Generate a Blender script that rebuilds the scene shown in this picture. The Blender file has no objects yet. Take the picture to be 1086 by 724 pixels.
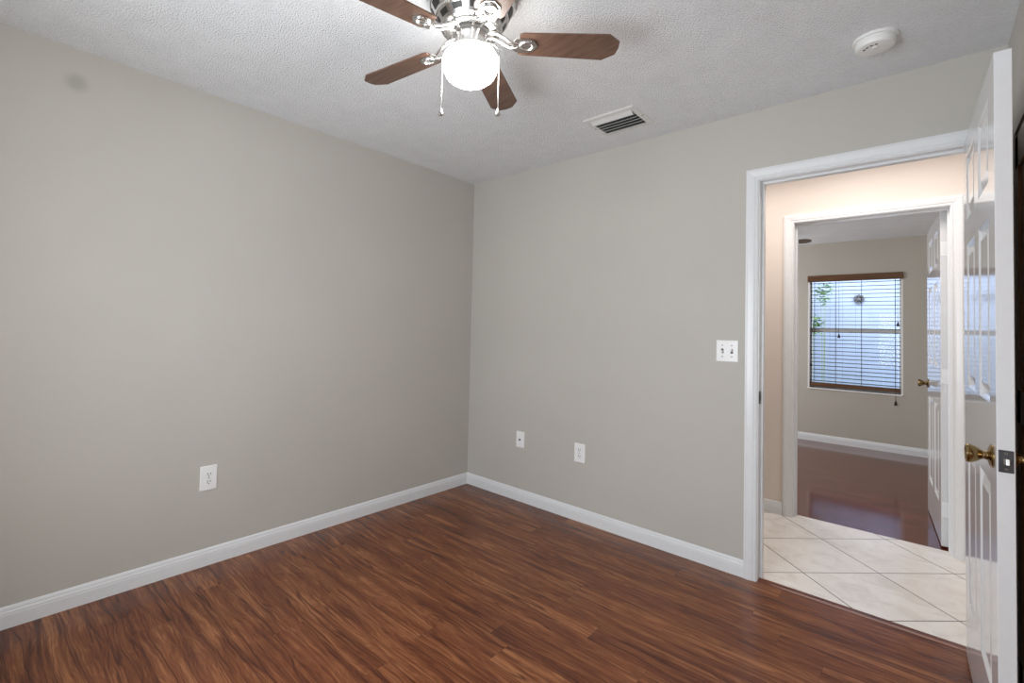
import bpy, bmesh, math, random
from mathutils import Vector, Matrix
R = math.radians
PI = math.pi
random.seed(7)
S = bpy.context.scene
C = S.collection

# ------------------------------------------------------------------ camera
CAM = Vector((2.72076, -2.77315, 1.25844))
yaw, pitch, roll = -0.752073, 0.029749, 0.024571
F_PX, SX, SY = 502.634, -31.249, -29.394
fw = Vector((math.sin(yaw)*math.cos(pitch), math.cos(yaw)*math.cos(pitch), math.sin(pitch)))
r0 = Vector((math.cos(yaw), -math.sin(yaw), 0)); u0 = r0.cross(fw)
rt = math.cos(roll)*r0 + math.sin(roll)*u0
up = -math.sin(roll)*r0 + math.cos(roll)*u0
cd = bpy.data.cameras.new('camera')
cam = bpy.data.objects.new('camera', cd); C.objects.link(cam)
M = Matrix((rt, up, -fw)).transposed().to_4x4(); M.translation = CAM
cam.matrix_world = M
cd.sensor_fit = 'HORIZONTAL'; cd.sensor_width = 36.0
cd.lens = 36.0*F_PX/1086
cd.shift_x = -SX/1086; cd.shift_y = SY/1086
cd.clip_start = 0.02
S.camera = cam

# ------------------------------------------------------------------ view, world, daylight
S.view_settings.view_transform = 'Standard'
S.view_settings.look = 'None'
S.view_settings.gamma = 1.0
S.view_settings.use_curve_mapping = False
S.view_settings.exposure = 0.03
w = bpy.data.worlds.new('sky'); S.world = w; w.use_nodes = True
bg = w.node_tree.nodes['Background']
bg.inputs['Color'].default_value = (0.72, 0.84, 1.0, 1); bg.inputs['Strength'].default_value = 2.1

def area(name, loc, target, sx, sy, watts, color, spread=180):
    l = bpy.data.lights.new(name, 'AREA'); l.shape = 'RECTANGLE'; l.size = sx; l.size_y = sy
    l.energy = watts; l.color = color; l.spread = R(spread)
    o = bpy.data.objects.new(name, l); C.objects.link(o)
    o.location = loc
    o.rotation_euler = (Vector(target)-Vector(loc)).to_track_quat('-Z', 'Y').to_euler()
    return o
# daylight through the bedroom window behind the camera, and through the far room's window
area('daylight_bedroom_window', (1.74, -3.27, 1.20), (1.80, 0, 1.65), 1.15, 1.25, 46, (0.92, 0.97, 1.0))
area('daylight_far_window', (2.1, 5.1, 2.75), (2.1, 3.9, 1.2), 1.6, 0.9, 70, (0.9, 0.95, 1.0))
area('far_room_fill', (0.12, 2.9, 1.45), (2.5, 2.9, 1.2), 1.1, 1.2, 37, (0.97, 0.98, 1.0))  # unseen lamp added to brighten the far room; no second window there
area('hall_ceiling_lamp', (2.25, 0.56, 2.42), (2.25, 0.56, 0), 1.5, 0.4, 16.5, (1.0, 0.92, 0.865))
GLOBE_EMIT = 25.5

# ------------------------------------------------------------------ material helpers
def srgb(r, g, b):
    f = lambda c: (c/255/12.92 if c <= 10.3 else ((c/255+0.055)/1.055)**2.4)
    return (f(r), f(g), f(b), 1.0)

class NT:
    def __init__(s, name):
        s.m = bpy.data.materials.new(name); s.m.use_nodes = True
        s.t = s.m.node_tree; s.n = s.t.nodes; s.l = s.t.links
        s.b = s.n['Principled BSDF']
    def add(s, typ, **kw):
        n = s.n.new(typ)
        for k, v in kw.items(): setattr(n, k, v)
        return n
    def put(s, sock, v):
        if isinstance(v, bpy.types.NodeSocket): s.l.new(v, sock)
        elif v is not None: sock.default_value = v
    def math(s, op, a, b=None, c=None):
        n = s.add('ShaderNodeMath', operation=op)
        s.put(n.inputs[0], a)
        if b is not None: s.put(n.inputs[1], b)
        if c is not None: s.put(n.inputs[2], c)
        return n.outputs[0]
    def obj(s): return s.add('ShaderNodeTexCoord').outputs['Object']
    def sep(s, v):
        n = s.add('ShaderNodeSeparateXYZ'); s.l.new(v, n.inputs[0]); return n.outputs
    def comb(s, x, y, z=0.0):
        n = s.add('ShaderNodeCombineXYZ')
        for i, v in enumerate((x, y, z)): s.put(n.inputs[i], v)
        return n.outputs[0]
    def noise(s, vec, scale, detail=3.0, rough=0.5, dist=0.0):
        n = s.add('ShaderNodeTexNoise'); s.put(n.inputs['Vector'], vec)
        n.inputs['Scale'].default_value = scale; n.inputs['Detail'].default_value = detail
        n.inputs['Roughness'].default_value = rough; n.inputs['Distortion'].default_value = dist
        return n.outputs['Fac']
    def ramp(s, fac, stops):
        n = s.add('ShaderNodeValToRGB'); s.put(n.inputs[0], fac)
        e = n.color_ramp.elements
        while len(e) < len(stops): e.new(0.5)
        for i, (p, c) in enumerate(stops): e[i].position = p; e[i].color = c
        return n.outputs[0]
    def mix(s, fac, a, b, typ='MIX'):
        n = s.add('ShaderNodeMix', data_type='RGBA', blend_type=typ)
        s.put(n.inputs[0], fac); s.put(n.inputs[6], a); s.put(n.inputs[7], b)
        return n.outputs[2]
    def bump(s, h, strength, dist):
        n = s.add('ShaderNodeBump'); s.put(n.inputs['Height'], h)
        n.inputs['Strength'].default_value = strength; n.inputs['Distance'].default_value = dist
        s.l.new(n.outputs[0], s.b.inputs['Normal'])
    def set(s, col=None, rough=None, metal=None, **kw):
        if col is not None: s.put(s.b.inputs['Base Color'], col)
        if rough is not None: s.put(s.b.inputs['Roughness'], rough)
        if metal is not None: s.put(s.b.inputs['Metallic'], metal)
        for k, v in kw.items(): s.put(s.b.inputs[k.replace('_', ' ')], v)
        return s

def simple(name, col, rough=0.5, metal=0.0, var=0.04, scale=30.0, **kw):
    t = NT(name)
    n = t.noise(t.obj(), scale, 2)
    lo = tuple(c*(1-var) for c in col[:3])+(1,); hi = tuple(min(1, c*(1+var)) for c in col[:3])+(1,)
    t.set(t.ramp(n, [(0.35, lo), (0.65, hi)]), rough, metal, **kw)
    return t.m

def wall_paint(name, col, smudge=None):
    t = NT(name); o = t.obj()
    n = t.noise(o, 1.3, 3)
    lo = tuple(c*0.97 for c in col[:3])+(1,); hi = tuple(c*1.03 for c in col[:3])+(1,)
    c = t.ramp(n, [(0.3, lo), (0.7, hi)])
    if smudge:
        d = t.add('ShaderNodeVectorMath', operation='DISTANCE'); t.put(d.inputs[0], o); d.inputs[1].default_value = smudge
        f = t.ramp(d.outputs['Value'], [(0.018, (0.45, 0.45, 0.45, 1)), (0.05, (0, 0, 0, 1))])
        c = t.mix(f, c, tuple(k*0.5 for k in col[:3])+(1,))
    h = t.noise(o, 55, 4, 0.6)
    t.bump(h, 0.22, 0.0025)
    t.set(c, 0.62)
    return t.m

def popcorn():
    t = NT('popcorn_ceiling'); o = t.obj()
    v = t.add('ShaderNodeTexVoronoi'); t.put(v.inputs['Vector'], o); v.inputs['Scale'].default_value = 140
    n = t.noise(o, 130, 4, 0.65)
    big = t.noise(o, 9, 2)
    h = t.math('ADD', t.math('SUBTRACT', 1.0, v.outputs['Distance']), t.math('MULTIPLY', n, 1.4))
    t.bump(h, 0.6, 0.0115)
    t.set(t.ramp(big, [(0.3, srgb(238, 240, 243)), (0.7, srgb(243, 245, 248))]), 0.9)
    return t.m

def plank_floor(name, stops, plank_w, plank_l, rough, streak=1.0, seam=0.55, coat=0.0, spec=0.5):
    t = NT(name); x, y, z = t.sep(t.obj())
    row = t.math('FLOOR', t.math('DIVIDE', y, plank_w))
    wn = t.add('ShaderNodeTexWhiteNoise', noise_dimensions='1D'); t.put(wn.inputs['W'], row)
    xo = t.math('ADD', t.math('DIVIDE', x, plank_l), t.math('MULTIPLY', wn.outputs[0], 7.3))
    idx = t.math('FLOOR', xo)
    wn2 = t.add('ShaderNodeTexWhiteNoise', noise_dimensions='2D'); t.put(wn2.inputs['Vector'], t.comb(row, idx))
    rnd = wn2.outputs[0]
    off = t.math('MULTIPLY', rnd, 37.0)
    # slow bending of the grain so that streaks wander and swirl
    bend = t.noise(t.comb(t.math('MULTIPLY', x, 2.3), t.math('MULTIPLY', y, 7.0), off), 1.0, 3)
    yb = t.math('ADD', y, t.math('MULTIPLY', t.math('SUBTRACT', bend, 0.5), 0.055))
    g1 = t.noise(t.comb(t.math('MULTIPLY', x, 2.2), t.math('MULTIPLY', yb, 22.0), off), 1.0, 6, 0.66, 0.9)
    g2 = t.noise(t.comb(t.math('MULTIPLY', x, 3.5), t.math('MULTIPLY', yb, 150.0), off), 1.0, 3, 0.6)
    rings = t.math('SINE', t.math('MULTIPLY', t.math('ADD', yb, t.math('MULTIPLY', bend, 0.20)), 330.0))
    g = t.math('ADD', t.math('MULTIPLY', g1, 0.95*streak), t.math('MULTIPLY', g2, 0.42))
    g = t.math('ADD', g, t.math('MULTIPLY', rings, 0.03))
    g = t.math('ADD', g, t.math('MULTIPLY', t.math('SUBTRACT', rnd, 0.5), 0.13))
    g = t.math('SUBTRACT', g, 0.17 if streak >= 1 else 0.06)
    col = t.ramp(g, stops)
    # broad dark veins along the grain
    v1 = t.noise(t.comb(t.math('MULTIPLY', x, 0.55), t.math('MULTIPLY', yb, 15.0), t.math('ADD', off, 9.0)), 1.0, 2, 0.5, 0.8)
    vv = t.math('ABSOLUTE', t.math('SUBTRACT', v1, 0.5))
    vf = t.ramp(vv, [(0.0, (0.85*streak,)*3+(1,)), (0.022, (0, 0, 0, 1))])
    col = t.mix(vf, col, stops[0][1])
    v2 = t.noise(t.comb(t.math('MULTIPLY', x, 1.1), t.math('MULTIPLY', yb, 38.0), t.math('ADD', off, 21.0)), 1.0, 3, 0.6, 1.0)
    col = t.mix(t.ramp(t.math('ABSOLUTE', t.math('SUBTRACT', v2, 0.52)), [(0.0, (0.6*streak,)*3+(1,)), (0.016, (0, 0, 0, 1))]), col, stops[0][1])
    # seams between planks
    fy = t.math('FRACT', t.math('DIVIDE', y, plank_w)); fx = t.math('FRACT', xo)
    sy = t.math('LESS_THAN', fy, 0.0016/plank_w); sx = t.math('LESS_THAN', fx, 0.0018/plank_l)
    s_ = t.math('MULTIPLY', t.math('MAXIMUM', sy, sx), seam)
    col = t.mix(s_, col, tuple(c*0.35 for c in stops[0][1][:3])+(1,))
    t.bump(g2, 0.04, 0.001)
    t.set(col, rough, Specular_IOR_Level=spec, Coat_Weight=coat, Coat_Roughness=rough*0.8, Coat_IOR=1.6)
    return t.m

def tile_floor(px, py, pitch):
    t = NT('diagonal_tile'); o = t.obj(); x, y, z = t.sep(o)
    k = 1/math.sqrt(2)/pitch
    dx = t.math('SUBTRACT', x, px); dy = t.math('SUBTRACT', y, py)
    u = t.math('MULTIPLY', t.math('ADD', dx, dy), k); v = t.math('MULTIPLY', t.math('SUBTRACT', dx, dy), k)
    gu = t.math('ABSOLUTE', t.math('SUBTRACT', t.math('FRACT', t.math('ADD', u, 0.5)), 0.5))
    gv = t.math('ABSOLUTE', t.math('SUBTRACT', t.math('FRACT', t.math('ADD', v, 0.5)), 0.5))
    d = t.math('MINIMUM', gu, gv)
    g = t.math('LESS_THAN', d, 0.0062)
    wn = t.add('ShaderNodeTexWhiteNoise', noise_dimensions='2D')
    t.put(wn.inputs['Vector'], t.comb(t.math('FLOOR', u), t.math('FLOOR', v)))
    sh = t.add('ShaderNodeVectorMath', operation='ADD'); t.put(sh.inputs[0], o); t.put(sh.inputs[1], t.comb(t.math('MULTIPLY', wn.outputs[0], 20.0), 0.0))
    n = t.noise(sh.outputs[0], 7, 5, 0.6, 1.2)
    c = t.ramp(n, [(0.3, srgb(226, 219, 212)), (0.5, srgb(241, 237, 232)), (0.7, srgb(246, 243, 239))])
    c = t.mix(g, c, srgb(96, 86, 74))
    t.bump(t.math('SUBTRACT', 1.0, g), 0.3, 0.001)
    t.set(c, 0.22)
    return t.m

def wood(name, dark, light, axis=0, rough=0.4, sc=1.0):
    t = NT(name); x, y, z = t.sep(t.obj())
    a = [x, y, z]; m = [60.0*sc]*3; m[axis] = 3.0*sc
    n = t.noise(t.comb(*[t.math('MULTIPLY', a[i], m[i]) for i in range(3)]), 1.0, 4, 0.6, 0.4)
    t.set(t.ramp(n, [(0.3, dark), (0.7, light)]), rough)
    return t.m

WALL = srgb(191, 187, 180)
m_wall = wall_paint('greige_wall_paint', WALL)
m_wall_left = wall_paint('greige_wall_paint_marked', WALL, smudge=(0.0, -2.51, 2.29))
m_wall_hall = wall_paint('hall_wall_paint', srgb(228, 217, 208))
m_wall_far = wall_paint('far_room_wall_paint', srgb(186, 180, 169))
m_ceil = popcorn()
m_floor = plank_floor('acacia_laminate', [(0.22, srgb(66, 27, 13)), (0.40, srgb(100, 52, 29)), (0.56, srgb(127, 74, 43)), (0.76, srgb(164, 108, 68))], 0.127, 1.22, 0.25, seam=0.4, spec=0.4)
m_floor_far = plank_floor('cherry_laminate', [(0.30, srgb(58, 18, 9)), (0.5, srgb(92, 34, 18)), (0.72, srgb(122, 54, 31))], 0.09, 0.9, 0.11, streak=0.8, seam=0.4, coat=0.22)
m_tile = tile_floor(2.535, 0.577, 0.415)
m_trim = simple('white_trim_paint', srgb(228, 230, 232), 0.3, var=0.01)
m_door = simple('white_door_gloss_paint', srgb(217, 218, 220), 0.10, var=0.008)
m_threshold = wood('threshold_wood', srgb(70, 30, 16), srgb(122, 60, 34), 0, 0.25)
m_closet = wood('closet_brown_wood', srgb(136, 96, 66), srgb(184, 138, 98), 2, 0.2)
m_plate = simple('white_plastic', srgb(240, 240, 240), 0.3, var=0.01)
m_slot = simple('dark_slot', srgb(40, 38, 36), 0.6)
m_screw = simple('dull_screw_steel', srgb(120, 118, 114), 0.35, 0.9)
m_brass = simple('antique_brass', srgb(148, 126, 88), 0.2, 1.0, var=0.1)
m_dkbrass = simple('aged_brass', srgb(120, 100, 66), 0.28, 1.0, var=0.1)
m_dksteel = simple('dark_steel', srgb(92, 93, 97), 0.34, 1.0, var=0.15)
m_nickel = simple('brushed_nickel', srgb(214, 213, 211), 0.27, 1.0, var=0.03)
m_vent_dark = simple('housing_slot_dark', srgb(48, 46, 44), 0.5)
m_white_metal = simple('white_enamel_metal', srgb(226, 226, 225), 0.35, var=0.015)
m_blade = wood('walnut_blade', srgb(84, 60, 48), srgb(114, 88, 74), 0, 0.4)
m_blade_far = wood('dark_walnut_blade', srgb(70, 50, 38), srgb(104, 78, 60), 0, 0.4)
m_blind = wood('stained_blind_wood', srgb(78, 50, 28), srgb(116, 78, 46), 0, 0.4)
m_slat = wood('dark_slat_wood', srgb(44, 32, 25), srgb(66, 48, 36), 0, 0.5)
m_cord = simple('dark_cord', srgb(50, 42, 36), 0.8)
m_vinyl = simple('white_vinyl', srgb(236, 236, 234), 0.35, var=0.01)
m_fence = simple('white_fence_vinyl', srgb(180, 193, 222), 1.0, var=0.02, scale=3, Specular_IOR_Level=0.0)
m_leaf = simple('green_leaf', srgb(96, 132, 70), 0.5, var=0.25, scale=12)
m_stem = simple('pale_green_stem', srgb(168, 182, 150), 0.6)
m_grass = simple('lawn_green', srgb(104, 124, 78), 0.9, var=0.2, scale=25)
m_orn = simple('grey_metal_ornament', srgb(110, 112, 118), 0.5, var=0.1)
m_detector = simple('detector_plastic', srgb(236, 236, 234), 0.4, var=0.01)

def glass_pane():
    t = NT('window_glass')
    tr = t.add('ShaderNodeBsdfTransparent'); gl = t.add('ShaderNodeBsdfGlossy'); gl.inputs['Roughness'].default_value = 0.02
    fr = t.add('ShaderNodeFresnel'); fr.inputs['IOR'].default_value = 1.16
    mx = t.add('ShaderNodeMixShader'); t.l.new(fr.outputs[0], mx.inputs[0]); t.l.new(tr.outputs[0], mx.inputs[1]); t.l.new(gl.outputs[0], mx.inputs[2])
    t.l.new(mx.outputs[0], t.n['Material Output'].inputs['Surface'])
    return t.m
m_glass = glass_pane()

def globe_mat(name, strength):
    t = NT(name)
    t.set(srgb(246, 244, 240), 0.25)
    if strength:
        t.b.inputs['Emission Color'].default_value = (1.0, 0.97, 0.93, 1); t.b.inputs['Emission Strength'].default_value = strength
    return t.m
m_globe_on = globe_mat('lit_opal_glass', GLOBE_EMIT)
m_globe_off = globe_mat('unlit_opal_glass', 0)

# ------------------------------------------------------------------ mesh helpers
def mesh_obj(name, bm, mat, parent=None, smooth=False, bevel=0.0, segs=2, angle=35):
    bmesh.ops.recalc_face_normals(bm, faces=bm.faces[:])
    me = bpy.data.meshes.new(name); bm.to_mesh(me); bm.free()
    me.materials.append(mat)
    if smooth:
        for p in me.polygons: p.use_smooth = True
        me.set_sharp_from_angle(angle=R(angle))
    o = bpy.data.objects.new(name, me); C.objects.link(o)
    if parent is not None: o.parent = parent
    if bevel:
        b = o.modifiers.new('bevel', 'BEVEL'); b.width = bevel; b.segments = segs; b.limit_method = 'ANGLE'; b.angle_limit = R(40)
    return o

def box(bm, x0, x1, y0, y1, z0, z1, M=None):
    v = [bm.verts.new((x, y, z)) for x in (x0, x1) for y in (y0, y1) for z in (z0, z1)]
    for f in ((0, 1, 3, 2), (4, 6, 7, 5), (0, 4, 5, 1), (2, 3, 7, 6), (0, 2, 6, 4), (1, 5, 7, 3)):
        bm.faces.new([v[i] for i in f])
    if M is not None:
        for q in v: q.co = M @ q.co
    return v

def lathe(bm, prof, n=32, M=None, close=True):
    rings = []
    for r, z in prof:
        if r < 1e-6: rings.append([bm.verts.new((0, 0, z))])
        else: rings.append([bm.verts.new((r*math.cos(2*PI*i/n), r*math.sin(2*PI*i/n), z)) for i in range(n)])
    for a, b in zip(rings, rings[1:]):
        for i in range(n):
            j = (i+1) % n
            if len(a) == 1 and len(b) == 1: continue
            if len(a) == 1: bm.faces.new((a[0], b[i], b[j]))
            elif len(b) == 1: bm.faces.new((a[i], b[0], a[j]))
            else: bm.faces.new((a[i], b[i], b[j], a[j]))
    if M is not None:
        for ring in rings:
            for q in ring: q.co = M @ q.co

def tube(bm, pts, r, n=10, caps=True):
    pts = [Vector(p) for p in pts]; rings = []
    rad = r if isinstance(r, (list, tuple)) else [r]*len(pts)
    ref = Vector((0, 0, 1))
    for i, p in enumerate(pts):
        d = (pts[min(i+1, len(pts)-1)]-pts[max(i-1, 0)]).normalized()
        if abs(d.dot(ref)) > 0.95: ref = Vector((1, 0, 0))
        a = d.cross(ref).normalized(); b = d.cross(a).normalized()
        rings.append([bm.verts.new(p+rad[i]*(math.cos(2*PI*k/n)*a+math.sin(2*PI*k/n)*b)) for k in range(n)])
    for A, B in zip(rings, rings[1:]):
        for k in range(n):
            j = (k+1) % n; bm.faces.new((A[k], A[j], B[j], B[k]))
    if caps: bm.faces.new(rings[0]); bm.faces.new(rings[-1])

def prism(bm, poly, z0, z1, M=None):
    a = [bm.verts.new((x, y, z0)) for x, y in poly]; b = [bm.verts.new((x, y, z1)) for x, y in poly]
    n = len(poly)
    bm.faces.new(a[::-1]); bm.faces.new(b)
    for i in range(n): bm.faces.new((a[i], a[(i+1) % n], b[(i+1) % n], b[i]))
    if M is not None:
        for q in a+b: q.co = M @ q.co

def tag(o, label, cat, group=None, kind=None):
    o['label'] = label; o['category'] = cat
    if group: o['group'] = group
    if kind: o['kind'] = kind
    return o
def struct(o, label, cat): return tag(o, label, cat, kind='structure')
def empty(name, loc, rz=0.0):
    o = bpy.data.objects.new(name, None); C.objects.link(o); o.location = loc; o.rotation_euler = (0, 0, rz)
    o.empty_display_size = 0.1
    return o
def copy_tree(o, parent=None):
    c = o.copy(); C.objects.link(c)
    if parent is not None: c.parent = parent
    for ch in list(o.children): copy_tree(ch, c)
    return c

# ------------------------------------------------------------------ dimensions
W, H, HF = 2.965, 2.44, 2.375        # bedroom width, ceiling height, far room ceiling height
YF = -3.3                            # wall behind the camera
T = 0.115                            # wall thickness
HY0, HY1 = 0.115, 1.14               # hallway
FY0, FY1 = 1.255, 4.17               # far room
D1L, D1R, D1T = 2.090, 2.872, 2.063  # bedroom doorway (inside the jambs)
D2L, D2R, D2T = 2.048, 2.828, 2.045  # far doorway
WX0, WX1, WZ0, WZ1 = 1.672, 2.540, 0.640, 1.985   # far window opening
JT = 0.018

# ------------------------------------------------------------------ floors and ceilings
def slab(name, x0, x1, y0, y1, z0, z1, mat, label, cat):
    bm = bmesh.new(); box(bm, x0, x1, y0, y1, z0, z1)
    return struct(mesh_obj(name, bm, mat), label, cat)
slab('floor', -0.12, W+0.75, YF-0.12, 0.007, -0.06, 0, m_floor, 'glossy reddish brown wood laminate floor of the empty bedroom', 'floor')
slab('floor.001', 0.2, 4.3, 0.050, 1.223, -0.06, 0, m_tile, 'cream tile floor of the hallway laid diagonally', 'floor')
slab('floor.002', -0.4, 3.1, 1.223, FY1+0.1, -0.06, 0, m_floor_far, 'dark cherry plank floor of the far room reflecting its window', 'floor')
bm = bmesh.new()
prism(bm, [(0.007, -0.06), (0.050, -0.06), (0.050, 0.002), (0.044, 0.006), (0.016, 0.006), (0.007, 0.001)], D1L-JT, D1R+JT,
      Matrix(((0, 0, 1, 0), (1, 0, 0, 0), (0, 1, 0, 0), (0, 0, 0, 1))))
struct(mesh_obj('trim_5', bm, m_threshold), 'dark brown wood threshold strip between bedroom floor and hallway tile', 'threshold')
slab('ceiling', -0.12, W+0.75, YF-0.12, T/2, H, H+0.1, m_ceil, 'white popcorn textured ceiling of the bedroom', 'ceiling')
slab('ceiling.001', 0.2, 4.3, T/2, FY0-T/2, H, H+0.1, m_ceil, 'white ceiling of the hallway', 'ceiling')
slab('ceiling.002', -0.4, 3.1, FY0-T/2, FY1+0.12, HF, H+0.1, m_ceil, 'white ceiling of the far room above its window', 'ceiling')

# ------------------------------------------------------------------ walls
bm = bmesh.new(); box(bm, -0.12, 0, YF-0.12, 0.115, -0.03, H+0.03)
struct(mesh_obj('wall_left', bm, m_wall_left), 'long plain greige bedroom wall on the left with one outlet', 'wall')
bm = bmesh.new()
box(bm, 0, D1L-JT, 0, T, -0.03, H+0.03); box(bm, D1R+JT, W+0.12, 0, T, -0.03, H+0.03); box(bm, D1L-JT, D1R+JT, 0, T, D1T+JT, H+0.03)
struct(mesh_obj('wall_back', bm, m_wall), 'greige bedroom wall with the open doorway, light switch and outlets', 'wall')
CY0, CY1, CZ = -2.0, -0.14, 2.03     # closet opening in the right wall
bm = bmesh.new()
box(bm, W, W+T, CY1, 0, -0.03, H+0.03); box(bm, W, W+T, YF-0.12, CY0, -0.03, H+0.03); box(bm, W, W+T, CY0, CY1, CZ, H+0.03)
box(bm, W+T, W+0.73, CY1, CY1+0.05, -0.03, H+0.03); box(bm, W+T, W+0.73, CY0-0.05, CY0, -0.03, H+0.03); box(bm, W+0.68, W+0.73, CY0, CY1, -0.03, H+0.03)
struct(mesh_obj('wall_right', bm, m_wall), 'greige bedroom wall on the right above the brown closet', 'wall')
bm = bmesh.new()
FX0, FX1, FZ0, FZ1 = 1.12, 2.36, 0.55, 1.90
box(bm, 0, FX0, YF-T, YF, -0.03, H+0.03); box(bm, FX1, W, YF-T, YF, -0.03, H+0.03)
box(bm, FX0, FX1, YF-T, YF, -0.03, FZ0); box(bm, FX0, FX1, YF-T, YF, FZ1, H+0.03)
struct(mesh_obj('wall_front', bm, m_wall), 'greige bedroom wall with the window that lights the room', 'wall')
bm = bmesh.new()
box(bm, 0.2, D2L-JT, HY1, FY0, -0.03, H+0.03); box(bm, D2R+JT, 4.3, HY1, FY0, -0.03, H+0.03); box(bm, D2L-JT, D2R+JT, HY1, FY0, D2T+JT, H+0.03)
struct(mesh_obj('wall_hall', bm, m_wall_hall), 'warm lit hallway wall around the second doorway', 'wall')
for nm, x in (('wall_hall_left', 0.1), ('wall_hall_right', 4.2)):
    bm = bmesh.new(); box(bm, x, x+0.1, HY0, HY1, -0.03, H+0.03)
    struct(mesh_obj(nm, bm, m_wall_hall), 'plain end wall of the hallway on the '+nm.split('_')[-1], 'wall')
bm = bmesh.new(); box(bm, W+0.12, 4.3, 0, HY0, -0.03, H+0.03)
struct(mesh_obj('wall_hall_near', bm, m_wall_hall), 'plain hallway wall past the bedroom corner', 'wall')
bm = bmesh.new()
box(bm, -0.4, WX0, FY1, FY1+0.14, -0.03, H+0.03); box(bm, WX1, 3.1, FY1, FY1+0.14, -0.03, H+0.03)
box(bm, WX0, WX1, FY1, FY1+0.14, -0.03, WZ0); box(bm, WX0, WX1, FY1, FY1+0.14, WZ1, H+0.03)
struct(mesh_obj('wall_far', bm, m_wall_far), 'beige wall of the far room around the window with blind', 'wall')
bm = bmesh.new(); box(bm, -0.5, -0.4, FY0, FY1+0.14, -0.03, H+0.03)
struct(mesh_obj('wall_far_left', bm, m_wall_far), 'plain side wall of the far room on the left', 'wall')
bm = bmesh.new(); box(bm, 3.0, 3.1, FY0, FY1, -0.03, H+0.03)
struct(mesh_obj('wall_far_right', bm, m_wall_far), 'plain side wall of the far room behind its open door', 'wall')

# ------------------------------------------------------------------ skirting and casings
BASE = [(0, 0), (0.0125, 0), (0.0125, 0.052), (0.0115, 0.057), (0.0115, 0.063), (0.0085, 0.069), (0.0075, 0.077), (0.004, 0.084), (0, 0.086)]
def baseboard(name, p, q, label, m0=0, m1=0):
    # profile run from p to q; the wall lies to the right of the run, ends mitred by m0/m1
    p, q = Vector(p), Vector(q); d = (q-p).normalized(); n = Vector((-d.y, d.x, 0))
    bm = bmesh.new()
    A = [bm.verts.new(p+d*(m0*o)+n*o+Vector((0, 0, z))) for o, z in BASE]
    B = [bm.verts.new(q-d*(m1*o)+n*o+Vector((0, 0, z))) for o, z in BASE]
    k = len(BASE)
    for i in range(k): bm.faces.new((A[i], A[(i+1) % k], B[(i+1) % k], B[i]))
    bm.faces.new(A); bm.faces.new(B[::-1])
    return struct(mesh_obj(name, bm, m_trim), label, 'baseboard')
baseboard('baseboard_left', (0, 0, 0), (0, YF, 0), 'white baseboard along the left bedroom wall', 1, 0)
baseboard('baseboard_back', (D1L-0.061, 0, 0), (0, 0, 0), 'white baseboard from the room corner to the door casing', 0, 1)
baseboard('baseboard_right', (W, CY1+0.005, 0), (W, 0, 0), 'short white baseboard beside the brown closet', 0, 0)
baseboard('baseboard_hall', (D2L-0.064, HY1, 0), (0.2, HY1, 0), 'white baseboard on the hallway wall left of the second doorway', 0, 0)
baseboard('baseboard_far', (3.0, FY1, 0), (-0.4, FY1, 0), 'white baseboard under the window of the far room', 0, 0)

CAS = [(0.0, 0.0), (0.0, 0.008), (0.006, 0.011), (0.012, 0.0095), (0.020, 0.0135), (0.034, 0.0155), (0.046, 0.0165), (0.052, 0.014), (0.057, 0.014), (0.057, 0.0)]
def casing(bm, x0, x1, zt, y, s):
    # mitred colonial casing around an opening; y = wall face, s = side it stands out to
    rows = []
    for o, d in CAS:
        o += 0.004
        rows.append([bm.verts.new((x0-o, y+s*d, 0)), bm.verts.new((x0-o, y+s*d, zt+o)), bm.verts.new((x1+o, y+s*d, zt+o)), bm.verts.new((x1+o, y+s*d, 0))])
    k = len(rows)
    for i in range(k):
        a, b = rows[i], rows[(i+1) % k]
        for j in range(3): bm.faces.new((a[j], a[j+1], b[j+1], b[j]))
    bm.faces.new([r[0] for r in rows]); bm.faces.new([r[3] for r in rows][::-1])
def jamb(bm, x0, x1, zt, y0, y1, ys):
    box(bm, x0-JT, x0, y0, y1, 0, zt); box(bm, x1, x1+JT, y0, y1, 0, zt); box(bm, x0-JT, x1+JT, y0, y1, zt, zt+JT)
    box(bm, x0, x0+0.011, ys, ys+0.034, 0, zt); box(bm, x1-0.011, x1, ys, ys+0.034, 0, zt); box(bm, x0+0.011, x1-0.011, ys, ys+0.034, zt-0.011, zt)
bm = bmesh.new(); casing(bm, D1L, D1R, D1T, 0, -1)
o = struct(mesh_obj('trim_1', bm, m_trim), 'white moulded casing around the bedroom doorway', 'door casing')
bm = bmesh.new(); jamb(bm, D1L, D1R, D1T, 0.0, T, 0.042); casing(bm, D1L, D1R, D1T, T, 1)
j1 = struct(mesh_obj('trim_2', bm, m_trim), 'white jamb and stop lining the bedroom doorway', 'door frame')
bm = bmesh.new(); box(bm, D1L-0.001, D1L+0.0025, 0.004, 0.036, 0.900, 0.965)
st = mesh_obj('strike_plate', bm, m_dksteel, j1, bevel=0.0015); st['label'] = 'dark metal strike plate'
bm = bmesh.new(); box(bm, D1L+0.0015, D1L+0.0032, 0.011, 0.027, 0.918, 0.946)
mesh_obj('latch_hole', bm, m_slot, st)
bm = bmesh.new(); casing(bm, D2L, D2R, D2T, HY1, -1)
struct(mesh_obj('trim_3', bm, m_trim), 'white moulded casing around the second doorway across the hall', 'door casing')
bm = bmesh.new(); jamb(bm, D2L, D2R, D2T, HY1, FY0, HY1+0.045); casing(bm, D2L, D2R, D2T, FY0, 1)
struct(mesh_obj('trim_4', bm, m_trim), 'white jamb and stop lining the second doorway', 'door frame')

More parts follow.
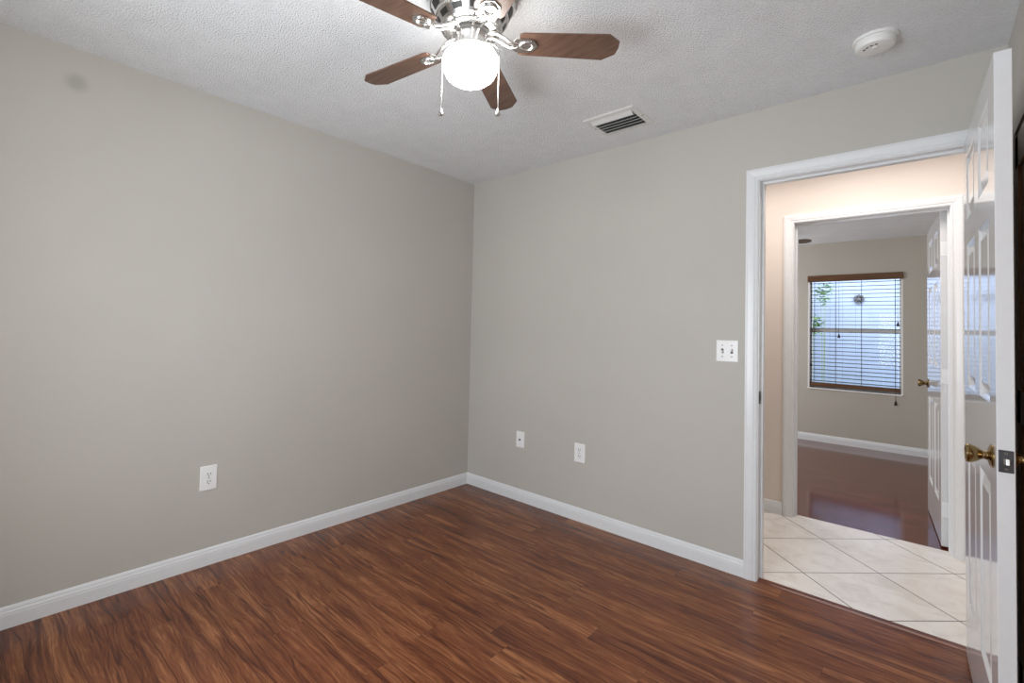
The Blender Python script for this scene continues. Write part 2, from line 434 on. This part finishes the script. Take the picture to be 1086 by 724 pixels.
# ------------------------------------------------------------------ six panel doors
def door_mesh(wd, ht, t):
    """slab in local x 0..wd (hinge at 0), y 0..t, z 0..ht with raised panels on both faces"""
    st, mid = 0.112*wd/0.8, 0.105*wd/0.8
    pw = (wd-2*st-mid)/2
    xs = [0, st, st+pw, st+pw+mid, wd-st, wd]
    zs = [0, 0.235, 0.835, 1.065, 1.615, 1.715, ht-0.085, ht]
    bm = bmesh.new()
    for side in (0, 1):
        y = 0 if side == 0 else t; s = 1 if side == 0 else -1
        V = [[bm.verts.new((x, y, z)) for z in zs] for x in xs]
        for i in range(5):
            for k in range(7):
                q = [V[i][k], V[i+1][k], V[i+1][k+1], V[i][k+1]]
                if i in (1, 3) and k in (1, 3, 5):
                    x0, x1, z0, z1 = xs[i], xs[i+1], zs[k], zs[k+1]
                    prev = q
                    for ins, dep in ((0.004, 0.0015), (0.012, 0.0085), (0.020, 0.0085), (0.048, 0.0015)):
                        cur = [bm.verts.new((a, y+s*dep, b)) for a, b in ((x0+ins, z0+ins), (x1-ins, z0+ins), (x1-ins, z1-ins), (x0+ins, z1-ins))]
                        for j in range(4): bm.faces.new((prev[j], prev[(j+1) % 4], cur[(j+1) % 4], cur[j]))
                        prev = cur
                    bm.faces.new(prev)
                else: bm.faces.new(q)
        if side == 0: V0 = V
        else:
            for i in range(5):
                bm.faces.new((V0[i][0], V0[i+1][0], V[i+1][0], V[i][0])); bm.faces.new((V0[i][7], V0[i+1][7], V[i+1][7], V[i][7]))
            for k in range(7):
                bm.faces.new((V0[0][k], V0[0][k+1], V[0][k+1], V[0][k])); bm.faces.new((V0[5][k], V0[5][k+1], V[5][k+1], V[5][k]))
    return bm
def knob_on(parent, x, y, z, s, mat, name='door_knob'):
    # rose and tulip knob standing out from the face along s*y
    Mk = Matrix.Translation((x, y, z)) @ Matrix.Rotation(-s*PI/2, 4, 'X')
    bm = bmesh.new()
    lathe(bm, [(0, 0), (0.032, 0), (0.0325, 0.003), (0.029, 0.007), (0.017, 0.010), (0.0125, 0.012), (0.0115, 0.018), (0.0135, 0.024),
               (0.019, 0.030), (0.0245, 0.039), (0.0270, 0.048), (0.0262, 0.0535), (0.0225, 0.0555), (0.0215, 0.054), (0, 0.054)], 36, Mk)
    return mesh_obj(name, bm, mat, parent, smooth=True)
def hinge(z, pin_y, x=0.0, y=0.0):
    bm = bmesh.new()
    lathe(bm, [(0, z-0.046), (0.0062, z-0.046), (0.0062, z+0.046), (0, z+0.046)], 14, Matrix.Translation((x-0.004, pin_y, 0)))
    lathe(bm, [(0, z+0.046), (0.0042, z+0.047), (0.005, z+0.051), (0, z+0.054)], 14, Matrix.Translation((x-0.004, pin_y, 0)))
    box(bm, x-0.003, x+0.0005, y+0.002, y+0.033, z-0.044, z+0.044)
    return bm
def panel_door(name, hx, hy, ang, wd, ht, t, label, knobmat, hingemat, edge_plate, pin_y):
    bm = door_mesh(wd, ht, t)
    d = mesh_obj(name, bm, m_door, None, bevel=0.0012, segs=1)
    d.location = (hx, hy, 0.012); d.rotation_euler = (0, 0, ang)
    struct(d, label, 'door')
    zk = 0.921
    knob_on(d, wd-0.062, 0.0, zk, -1, knobmat); knob_on(d, wd-0.062, t, zk, 1, knobmat)
    for z in (0.22, 1.02, 1.80):
        h = mesh_obj('hinge', hinge(z, pin_y), hingemat, d, smooth=True)
    if edge_plate:
        bm = bmesh.new(); box(bm, wd-0.0005, wd+0.0018, t/2-0.0145, t/2+0.0145, zk-0.030, zk+0.030)
        lp = mesh_obj('latch_plate', bm, m_dksteel, d, bevel=0.002); lp['label'] = 'dark steel latch plate'
        bm = bmesh.new()
        prism(bm, [(0.0, -0.007), (0.011, -0.001), (0.012, 0.006), (0.0, 0.007)], zk-0.0085, zk+0.0085, Matrix.Translation((wd+0.0015, t/2, 0)))
        mesh_obj('latch_bolt', bm, m_nickel, lp, bevel=0.001)
        for dz in (-0.021, 0.021):
            bm = bmesh.new(); lathe(bm, [(0, 0.0022), (0.0035, 0.0020), (0.004, 0)], 12, Matrix.Translation((wd+0.0012, t/2, zk+dz)) @ Matrix.Rotation(PI/2, 4, 'Y'))
            mesh_obj('screw', bm, m_screw, lp)
    return d
# bedroom door: hinged on the right jamb, swung into the room towards the camera; local +y is the far (right hand) face
a1 = math.atan2(-0.845, 0.0245)
d1 = panel_door('door_1', 2.8365, -0.018, a1, 0.845, 2.050, 0.035, 'white six panel bedroom door standing open in the right foreground', m_brass, m_nickel, True, 0.040)
a2 = math.atan2(0.815, -0.057)
d2 = panel_door('door_2', 2.8235, 1.262, a2, 0.815, 2.030, 0.0365, 'white six panel door standing open into the far room', m_dkbrass, m_trim, False, -0.005)

# brown closet doors in the right wall
bm = bmesh.new()
nleaf = 4; lw = (CY1-CY0)/nleaf
cl = empty('door_3', (W+0.006, CY0, 0.012)); struct(cl, 'brown wood closet doors in a sliver at the right edge', 'closet door')
for i in range(nleaf):
    bm = bmesh.new()
    y0, y1 = i*lw+0.002, (i+1)*lw-0.002
    box(bm, 0.004, 0.026, y0, y1, 0, 2.0)
    for (a, b) in ((0.0, 0.10), (0.95, 1.07), (1.88, 2.0)): box(bm, -0.004, 0.030, y0, y1, a, b)
    for (a, b) in ((y0, y0+0.075), (y1-0.075, y1)): box(bm, -0.004, 0.030, a, b, 0, 2.0)
    mesh_obj('door_leaf', bm, m_closet, cl, bevel=0.002)
bm = bmesh.new(); box(bm, W+0.02, W+0.09, CY0, CY1, 2.013, CZ)
struct(mesh_obj('trim_6', bm, m_closet), 'brown closet door track under the opening head', 'track')

# ------------------------------------------------------------------ wall plates
# local frame: x along the wall, y out of the wall (negative = into room), z up
def rounded(wd, hd, r, n=5):
    p = []
    for cx, cz, a0 in ((wd/2-r, hd/2-r, 0), (-wd/2+r, hd/2-r, 90), (-wd/2+r, -hd/2+r, 180), (wd/2-r, -hd/2+r, 270)):
        for i in range(n): a = R(a0+90*i/(n-1)); p.append((cx+r*math.cos(a), cz+r*math.sin(a)))
    return p
MXZ = Matrix(((1, 0, 0, 0), (0, 0, -1, 0), (0, 1, 0, 0), (0, 0, 0, 1)))   # x,y,z -> x,-z,y
def plate_bm(wd, hd):
    bm = bmesh.new()
    a = [bm.verts.new(MXZ @ Vector((x, z, 0))) for x, z in rounded(wd, hd, 0.004)]
    b = [bm.verts.new(MXZ @ Vector((x, z, 0.0045))) for x, z in rounded(wd, hd, 0.004)]
    c = [bm.verts.new(MXZ @ Vector((x, z, 0.0065))) for x, z in rounded(wd-0.007, hd-0.007, 0.003)]
    n = len(a)
    for p, q in ((a, b), (b, c)):
        for i in range(n): bm.faces.new((p[i], p[(i+1) % n], q[(i+1) % n], q[i]))
    bm.faces.new(c); bm.faces.new(a[::-1])
    return bm
def screw(parent, x, z, y=0.0065, r=0.0034, mat=None):
    bm = bmesh.new(); lathe(bm, [(0, 0.0014), (r*0.7, 0.0012), (r, 0)], 12, Matrix.Translation((x, -y, z)) @ Matrix.Rotation(PI/2, 4, 'X'))
    return mesh_obj('screw', bm, mat or m_screw, parent, smooth=True)
def outlet(name, loc, rz, label, wd=0.080, hd=0.125):
    root = empty(name, loc, rz); tag(root, label, 'outlet')
    mesh_obj('cover_plate', plate_bm(wd, hd), m_plate, root)
    for dz in (0.0198, -0.0198):
        bm = bmesh.new()
        pts = []
        for i in range(32):
            a = 2*PI*i/32; pts.append((0.0172*math.cos(a), max(-0.0138, min(0.0138, 0.0172*math.sin(a)))))
        prism(bm, pts, 0.0055, 0.0088, Matrix.Translation((0, 0, dz)) @ MXZ)
        rc = mesh_obj('receptacle', bm, m_plate, root, bevel=0.0008, segs=1)
        for sx, hh in ((-0.0066, 0.0052), (0.0066, 0.0042)):
            bm = bmesh.new(); box(bm, sx-0.0016, sx+0.0016, -0.0092, -0.008, dz+0.0035-hh, dz+0.0035+hh)
            mesh_obj('slot', bm, m_slot, rc)
        bm = bmesh.new(); prism(bm, [(0.0028*math.cos(a), 0.0028*math.sin(a)) for a in [2*PI*i/14 for i in range(14)]], 0.008, 0.0092, Matrix.Translation((0, 0, dz-0.0082)) @ MXZ)
        mesh_obj('ground_hole', bm, m_slot, rc)
    screw(root, 0, 0)
    return root
outlet('wall_outlet', (0, -1.916, 0.447), PI/2, 'white duplex outlet low on the left wall')
outlet('wall_outlet.001', (1.043, 0, 0.445), 0, 'white duplex outlet on the doorway wall, nearer the door')
cx = empty('cable_plate', (0.540, 0, 0.445), 0); tag(cx, 'small white cable wall plate with one dark jack near the room corner', 'wall plate')
mesh_obj('cover_plate', plate_bm(0.072, 0.116), m_plate, cx)
bm = bmesh.new(); lathe(bm, [(0.0065, 0), (0.0065, 0.004), (0.0048, 0.004), (0.0048, 0.011), (0.0030, 0.011), (0.0030, 0.006), (0, 0.006)], 16, Matrix.Translation((0, -0.0062, 0)) @ Matrix.Rotation(PI/2, 4, 'X'))
mesh_obj('jack', bm, m_slot, cx, smooth=True)
screw(cx, 0, 0.042, mat=m_plate); screw(cx, 0, -0.042, mat=m_plate)
sw = empty('light_switch', (1.940, 0, 1.166), 0); tag(sw, 'white double toggle light switch on the wall beside the door casing', 'light switch')
mesh_obj('cover_plate', plate_bm(0.109, 0.116), m_plate, sw)
for dx, tilt in ((-0.023, 28), (0.023, -28)):
    bm = bmesh.new()
    for a in ((dx-0.0058, dx+0.0058, -0.0074, -0.0060, -0.0125, 0.0125),): box(bm, *a)
    sl = mesh_obj('switch_slot', bm, m_slot, sw); sl['label'] = 'dark switch slot'
    bm = bmesh.new(); box(bm, -0.0042, 0.0042, -0.016, 0.002, -0.0052, 0.0052, Matrix.Translation((dx, -0.0066, 0)) @ Matrix.Rotation(R(tilt), 4, 'X'))
    mesh_obj('toggle', bm, m_plate, sw, bevel=0.0012)
    screw(sw, dx, 0.0302); screw(sw, dx, -0.0302)

# ------------------------------------------------------------------ smoke detector
sd = empty('smoke_detector', (2.578, -0.385, H)); tag(sd, 'round white smoke detector on the ceiling above the doorway', 'smoke detector')
bm = bmesh.new(); lathe(bm, [(0, 0), (0.072, 0), (0.073, -0.004), (0.071, -0.010), (0.066, -0.011), (0, -0.011)], 48)
mesh_obj('mounting_base', bm, m_detector, sd, smooth=True)
bm = bmesh.new(); lathe(bm, [(0, -0.011), (0.0625, -0.011), (0.0635, -0.018), (0.0635, -0.030), (0.058, -0.038), (0.046, -0.041), (0, -0.042)], 48)
bd = mesh_obj('detector_body', bm, m_detector, sd, smooth=True)
for k in range(4):
    bm = bmesh.new(); a0 = R(200+k*24)
    pr = [(r*math.cos(a0+da), r*math.sin(a0+da)) for r, da in ((0.034, 0), (0.034, 0.12), (0.034, 0.24), (0.040, 0.24), (0.040, 0.12), (0.040, 0))]
    prism(bm, pr, -0.0424, -0.0405); mesh_obj('vent_slot', bm, m_vent_dark, bd)
bm = bmesh.new(); lathe(bm, [(0, -0.0455), (0.009, -0.045), (0.010, -0.041)], 20, Matrix.Translation((0.0, -0.012, 0)))
mesh_obj('test_button', bm, m_detector, bd, smooth=True)

# ------------------------------------------------------------------ ceiling air register
vt = empty('ceiling_vent', (1.457, -0.342, H)); tag(vt, 'rectangular white air vent with dark louvres in the ceiling', 'air vent')
vw, vd = 0.302, 0.270; ow, od = 0.244, 0.206
bm = bmesh.new()
def rect(wx, wy, z): return [bm.verts.new((sx*wx/2, sy*wy/2, z)) for sx, sy in ((-1, -1), (1, -1), (1, 1), (-1, 1))]
rs = [rect(vw, vd, 0), rect(vw, vd, -0.002), rect(vw-0.016, vd-0.016, -0.006), rect(ow, od, -0.008), rect(ow, od, 0)]
for a, b in zip(rs, rs[1:]):
    for j in range(4): bm.faces.new((a[j], a[(j+1) % 4], b[(j+1) % 4], b[j]))
vf = mesh_obj('frame', bm, m_white_metal, vt)
for sx in (-1, 1):
    bm = bmesh.new(); lathe(bm, [(0, -0.0028), (0.003, -0.0022), (0.0042, 0)], 12, Matrix.Translation((sx*(ow/2+0.020), 0, -0.0068)))
    mesh_obj('screw', bm, m_screw, vf, smooth=True)
bm = bmesh.new(); box(bm, -ow/2, ow/2, -od/2, od/2, -0.0015, -0.0005)
mesh_obj('duct_opening', bm, m_vent_dark, vt)
for k in range(6):
    y = -od/2+0.020+k*0.034
    ang = R(-22) if k == 0 else R(34)
    bm = bmesh.new(); box(bm, -ow/2+0.001, ow/2-0.001, *((-0.019, 0.019) if k == 0 else (-0.012, 0.012)), -0.0006, 0.0006, Matrix.Translation((0, y, -0.010)) @ Matrix.Rotation(ang, 4, 'X'))
    mesh_obj('louvre', bm, m_white_metal, vt)

# ------------------------------------------------------------------ ceiling fan
def build_fan(loc, phase, zc, globe_m, blade_m, label):
    """zc = ceiling height; everything hangs from the ceiling (local z 0 = ceiling)"""
    root = empty('ceiling_fan', (loc[0], loc[1], zc)); tag(root, label, 'ceiling fan')
    bm = bmesh.new()
    lathe(bm, [(0, 0), (0.136, 0), (0.140, -0.006), (0.140, -0.020), (0.149, -0.024), (0.153, -0.032), (0.153, -0.046), (0.149, -0.052),
               (0.146, -0.053), (0.1285, -0.086), (0.131, -0.089), (0.1295, -0.094), (0.124, -0.096), (0.1085, -0.120), (0.110, -0.123), (0.107, -0.128),
               (0.100, -0.131), (0.094, -0.132), (0.092, -0.138), (0.074, -0.140), (0, -0.140)], 64)
    hs = mesh_obj('motor_housing', bm, m_nickel, root, smooth=True, angle=28)
    for ring, (ra, za, rb, zb_) in enumerate(((0.1440, -0.0580, 0.1315, -0.0815), (0.1218, -0.1000, 0.1112, -0.1165))):
        nn = 12
        for k in range(nn):
            bm = bmesh.new(); a0 = 2*PI*k/nn+ring*0.2; n = 5; da = 2*PI/nn*0.58
            A = [bm.verts.new(((r+o)*math.cos(a0+da*i/n), (r+o)*math.sin(a0+da*i/n), z-o*0.5)) for i in range(n+1) for o in (-0.002, 0.0010) for r, z in ((ra, za), (rb, zb_))]
            for i in range(n):
                b = i*4; c = b+4
                for f in ((b+2, b+3, c+3, c+2), (b, c, c+1, b+1), (b, b+2, c+2, c), (b+1, c+1, c+3, b+3)): bm.faces.new([A[q] for q in f])
            bm.faces.new([A[q] for q in (0, 1, 3, 2)]); e = n*4; bm.faces.new([A[q] for q in (e, e+2, e+3, e+1)])
            mesh_obj('cooling_slot', bm, m_vent_dark, hs)
    # dark gap and flywheel under the housing
    bm = bmesh.new(); lathe(bm, [(0, -0.138), (0.068, -0.138), (0.068, -0.147), (0, -0.147)], 48)
    mesh_obj('flywheel', bm, m_vent_dark, root, smooth=True)
    bm = bmesh.new()
    lathe(bm, [(0, -0.146), (0.057, -0.146), (0.058, -0.149), (0.058, -0.203), (0.061, -0.206), (0, -0.206)], 48)
    mesh_obj('switch_housing', bm, m_nickel, root, smooth=True)
    # glass globe
    bm = bmesh.new(); zc0 = -0.252
    pr = [(0.0, 0.050), (0.056, 0.0495), (0.073, 0.046), (0.086, 0.038), (0.094, 0.026), (0.097, 0.012), (0.097, -0.006), (0.093, -0.026), (0.083, -0.044), (0.066, -0.057), (0.042, -0.064), (0.018, -0.067), (0, -0.0675)]
    lathe(bm, [(r, z+zc0) for r, z in pr], 48)
    mesh_obj('glass_globe', bm, globe_m, root, smooth=True, angle=60)
    # pull chains, left and right of the globe as seen from the doorway side
    ca = math.atan2(rt.y, rt.x)
    for s, zend in ((1, -0.410), (-1, -0.413)):
        dx, dy = s*math.cos(ca), s*math.sin(ca)
        P = lambda r, z: (dx*r, dy*r, z)
        bm = bmesh.new(); tube(bm, [P(0.054, -0.168), P(0.075, -0.175), P(0.094, -0.188), P(0.100, -0.204), P(0.1005, -0.225), P(0.1005, zend)], 0.0016, 8)
        pc = mesh_obj('pull_chain', bm, m_nickel, root, smooth=True)
        bm = bmesh.new(); lathe(bm, [(0, 0.004), (0.003, 0.003), (0.0045, -0.003), (0.0095, -0.013), (0.0100, -0.019), (0.007, -0.0225), (0, -0.0235)], 20, Matrix.Translation(P(0.1005, zend)))
        mesh_obj('pendant', bm, m_nickel, pc, smooth=True)
    # five blades with their irons
    zb = -0.170
    for k in range(5):
        A = Matrix.Rotation(R(phase+72*k), 4, 'Z')
        pitchM = Matrix.Translation((0, 0, zb)) @ Matrix.Rotation(R(-9), 4, 'X')
        bm = bmesh.new()
        out = [(0.170, -0.046), (0.185, -0.052), (0.480, -0.061), (0.522, -0.030), (0.526, 0.0), (0.522, 0.030), (0.480, 0.061), (0.185, 0.052), (0.170, 0.046)]
        prism(bm, out, -0.003, 0.003, A @ pitchM)
        bl = mesh_obj('blade', bm, blade_m, root, bevel=0.001, segs=1)
        bm = bmesh.new()
        # arm dropping from the flywheel, then a flat spade plate with an open ring
        for sgn in (-1, 1):
            pts = [(0.060, sgn*0.014, -0.142), (0.090, sgn*0.018, -0.146), (0.115, sgn*0.020, -0.160), (0.140, sgn*0.016, -0.174), (0.165, sgn*0.010, -0.1765)]
            tube(bm, [A @ Vector(p) for p in pts], [0.007, 0.0065, 0.006, 0.006, 0.006], 10)
        plate = [(0.150, -0.020), (0.160, -0.031), (0.200, -0.034), (0.222, -0.026), (0.236, 0.0), (0.222, 0.026), (0.200, 0.034), (0.160, 0.031), (0.150, 0.020)]
        prism(bm, plate, -0.0075, -0.0032, A @ pitchM)
        ir = mesh_obj('blade_iron', bm, m_nickel, root, smooth=True, angle=30)
        bm = bmesh.new()
        ring = [Vector((0.198+0.024*math.cos(2*PI*i/24), 0.019*math.sin(2*PI*i/24), -0.009)) for i in range(25)]
        tube(bm, [A @ pitchM @ p for p in ring], 0.0045, 8, caps=False)
        mesh_obj('iron_ring', bm, m_nickel, ir, smooth=True)
        for (x, y) in ((0.168, 0.0), (0.212, 0.022), (0.212, -0.022)):
            bm = bmesh.new(); lathe(bm, [(0, -0.0105), (0.003, -0.010), (0.0045, -0.0075)], 10, A @ pitchM @ Matrix.Translation((x, y, 0)))
            mesh_obj('screw', bm, m_screw, ir, smooth=True)
    return root
build_fan((1.545, -1.610), 44.5, H, m_globe_on, m_blade, 'brushed nickel ceiling fan with five brown blades and a lit globe')
build_fan((1.370, 2.840), 3.0, HF, m_globe_off, m_blade_far, 'ceiling fan in the far room, one dark blade tip showing past the door casing')

# ------------------------------------------------------------------ far window
YW = FY1
win = empty('window_1', ((WX0+WX1)/2, YW, WZ0)); struct(win, 'white framed single hung window of the far room behind the wood blind', 'window')
hw, hh = (WX1-WX0)/2, WZ1-WZ0
fy0, fy1 = 0.075, 0.125
bm = bmesh.new()
box(bm, -hw, -hw+0.03, fy0, fy1, 0, hh); box(bm, hw-0.03, hw, fy0, fy1, 0, hh)
box(bm, -hw+0.03, hw-0.03, fy0, fy1, 0, 0.03); box(bm, -hw+0.03, hw-0.03, fy0, fy1, hh-0.03, hh)
box(bm, -hw+0.03, hw-0.03, fy0, fy1, 0.670, 0.715)
mesh_obj('window_frame', bm, m_vinyl, win, bevel=0.003)
for z0, z1, y in ((0.02, 0.685, 0.09), (0.70, hh-0.02, 0.108)):
    bm = bmesh.new(); box(bm, -hw+0.02, hw-0.02, y, y+0.004, z0, z1); mesh_obj('pane', bm, m_glass, win)
bm = bmesh.new(); box(bm, -hw, hw, -0.012, fy0, -0.018, 0.0)
mesh_obj('window_sill', bm, m_vinyl, win, bevel=0.004)
bm = bmesh.new()
for x0, x1, z0, z1 in ((-hw, -hw+0.016, 0, hh), (hw-0.016, hw, 0, hh), (-hw, hw, hh-0.012, hh)): box(bm, x0, x1, 0.0, fy0, z0, z1)
mesh_obj('window_lining', bm, m_vinyl, win)

# wood blind hung in the recess
bl = empty('window_blind', ((WX0+WX1)/2, YW+0.034, WZ1)); tag(bl, 'brown wooden slat blind hanging in the far room window', 'window blind')
bw = hw-0.020
bm = bmesh.new(); box(bm, -hw-0.004, hw+0.004, -0.050, -0.038, -0.074, 0.002); box(bm, -hw-0.004, -hw+0.006, -0.038, -0.034, -0.074, 0.002); box(bm, hw-0.006, hw+0.004, -0.038, -0.034, -0.074, 0.002)
mesh_obj('valance', bm, m_blind, bl, bevel=0.003)
bm = bmesh.new(); box(bm, -bw, bw, -0.025, 0.025, -0.062, -0.014); mesh_obj('headrail', bm, m_blind, bl)
bm = bmesh.new()
nsl = 27; zt_, zb_ = -0.090, -1.262
for i in range(nsl):
    z = zt_+(zb_-zt_)*i/(nsl-1)
    box(bm, -bw, bw, -0.0245, 0.0245, -0.0026, 0.0026, Matrix.Translation((0, 0, z)) @ Matrix.Rotation(R(2.0), 4, 'X'))
sl = mesh_obj('slat_panel', bm, m_slat, bl)
bm = bmesh.new(); box(bm, -bw, bw, -0.027, 0.027, -1.325, -1.283); mesh_obj('bottom_rail', bm, m_blind, bl, bevel=0.004)
for x in (-0.165, 0.075, -bw+0.04, bw-0.045):
    bm = bmesh.new()
    for y in (-0.027, 0.027): tube(bm, [(x, y, -0.06), (x, y, -1.29)], 0.0016, 6)
    mesh_obj('ladder_cord', bm, m_cord, bl)
def tassel_cord(x, z0, z1):
    bm = bmesh.new(); tube(bm, [(x, -0.036, z0), (x, -0.036, z1)], 0.0017, 6)
    c = mesh_obj('pull_cord', bm, m_cord, bl)
    bm = bmesh.new(); lathe(bm, [(0, 0.006), (0.005, 0.004), (0.008, -0.010), (0.0135, -0.034), (0.013, -0.042), (0, -0.044)], 14, Matrix.Translation((x, -0.036, z1)))
    t = mesh_obj('tassel', bm, m_cord, c, smooth=True)
tassel_cord(0.392, -0.05, -0.555); tassel_cord(0.372, -0.05, -1.425)
tassel_cord(-0.402, -0.05, -1.050); tassel_cord(-0.130, -0.05, -0.700); 

# window in the wall behind the camera
w2 = empty('window_2', ((FX0+FX1)/2, YF, FZ0)); struct(w2, 'white framed bedroom window that lets in the daylight', 'window')
bm = bmesh.new(); h2 = (FX1-FX0)/2; k2 = FZ1-FZ0
box(bm, -h2, -h2+0.04, -0.09, -0.045, 0, k2); box(bm, h2-0.04, h2, -0.09, -0.045, 0, k2); box(bm, -h2+0.04, h2-0.04, -0.09, -0.045, 0, 0.04)
box(bm, -h2+0.04, h2-0.04, -0.09, -0.045, k2-0.04, k2); box(bm, -h2+0.04, h2-0.04, -0.09, -0.045, k2/2-0.02, k2/2+0.02)
mesh_obj('window_frame', bm, m_vinyl, w2, bevel=0.003)
bm = bmesh.new(); box(bm, -h2+0.03, h2-0.03, -0.07, -0.066, 0.03, k2-0.03); mesh_obj('pane', bm, m_glass, w2)

# ------------------------------------------------------------------ outside the far window
FN = 5.75
bm = bmesh.new(); box(bm, -4, 8, FY1+0.14, 12, -0.2, -0.1)
struct(mesh_obj('ground', bm, m_grass), 'green lawn outside the far window', 'ground')
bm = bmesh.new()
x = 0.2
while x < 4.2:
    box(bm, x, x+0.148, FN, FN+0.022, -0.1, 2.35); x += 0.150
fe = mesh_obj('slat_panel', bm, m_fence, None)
fr = empty('garden_fence', (0, 0, 0)); fe.parent = fr
tag(fr, 'tall white board fence seen through the far room blind', 'fence')
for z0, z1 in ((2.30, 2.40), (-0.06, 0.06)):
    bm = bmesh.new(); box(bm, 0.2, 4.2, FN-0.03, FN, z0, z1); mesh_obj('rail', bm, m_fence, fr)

def shrub(name, base, top, spread, n, label, leaf=0.05, seed=1):
    rnd = random.Random(seed)
    root = empty(name, base); tag(root, label, 'shrub')
    hgt = top-base[2]
    bm = bmesh.new(); tips = []
    for k in range(3):
        a = rnd.uniform(0, 2*PI); p1 = Vector((spread*0.5*math.cos(a), spread*0.25*math.sin(a), hgt*0.72)); p2 = Vector((spread*math.cos(a), spread*0.4*math.sin(a), hgt*rnd.uniform(0.85, 1.0)))
        tube(bm, [(0.01*k-0.02, 0, 0), p1, p2], [0.005, 0.004, 0.002], 6); tips.append((p1, p2))
    mesh_obj('stem', bm, m_stem, root)
    bm = bmesh.new()
    for i in range(n):
        p1, p2 = rnd.choice(tips); c = p1.lerp(p2, rnd.uniform(0.55, 1.05))+Vector((rnd.gauss(0, .04), rnd.gauss(0, .03), rnd.gauss(0, .04)))
        Mx = Matrix.Translation(c) @ Matrix.Rotation(rnd.uniform(0, 2*PI), 4, 'Z') @ Matrix.Rotation(rnd.uniform(-1.2, 1.2), 4, 'X') @ Matrix.Rotation(rnd.uniform(-.6, .6), 4, 'Y')
        l = leaf*rnd.uniform(0.7, 1.3)
        vs = [bm.verts.new(Mx @ Vector(v)) for v in ((0, 0, 0), (l*.45, l*.2, .004), (l, 0, 0), (l*.45, -l*.2, .004))]
        bm.faces.new(vs)
    mesh_obj('foliage', bm, m_leaf, root)
shrub('garden_shrub', (1.55, 5.35, -0.1), 1.62, 0.10, 120, 'small green shrub by the fence at the left of the far window', 0.07, 3)
shrub('garden_shrub.001', (1.66, 5.55, -0.1), 2.03, 0.08, 90, 'taller thin green plant against the fence, behind the top of the blind', 0.06, 5)
orn = empty('fence_ornament', (2.034, FN-0.005, 1.797)); tag(orn, 'grey flower shaped ornament on the white fence outside', 'ornament')
bm = bmesh.new()
for k in range(8):
    a = 2*PI*k/8
    Mx = Matrix.Rotation(PI/2, 4, 'X') @ Matrix.Rotation(a, 4, 'Z')
    prism(bm, [(0.016, -0.010), (0.042, -0.026), (0.068, 0.0), (0.042, 0.026), (0.016, 0.010)], 0.004, 0.014, Mx)
mesh_obj('petals', bm, m_orn, orn)
bm = bmesh.new(); lathe(bm, [(0, 0.026), (0.018, 0.022), (0.026, 0.010), (0.026, 0.0)], 20, Matrix.Rotation(PI/2, 4, 'X'))
mesh_obj('centre', bm, m_orn, orn, smooth=True)
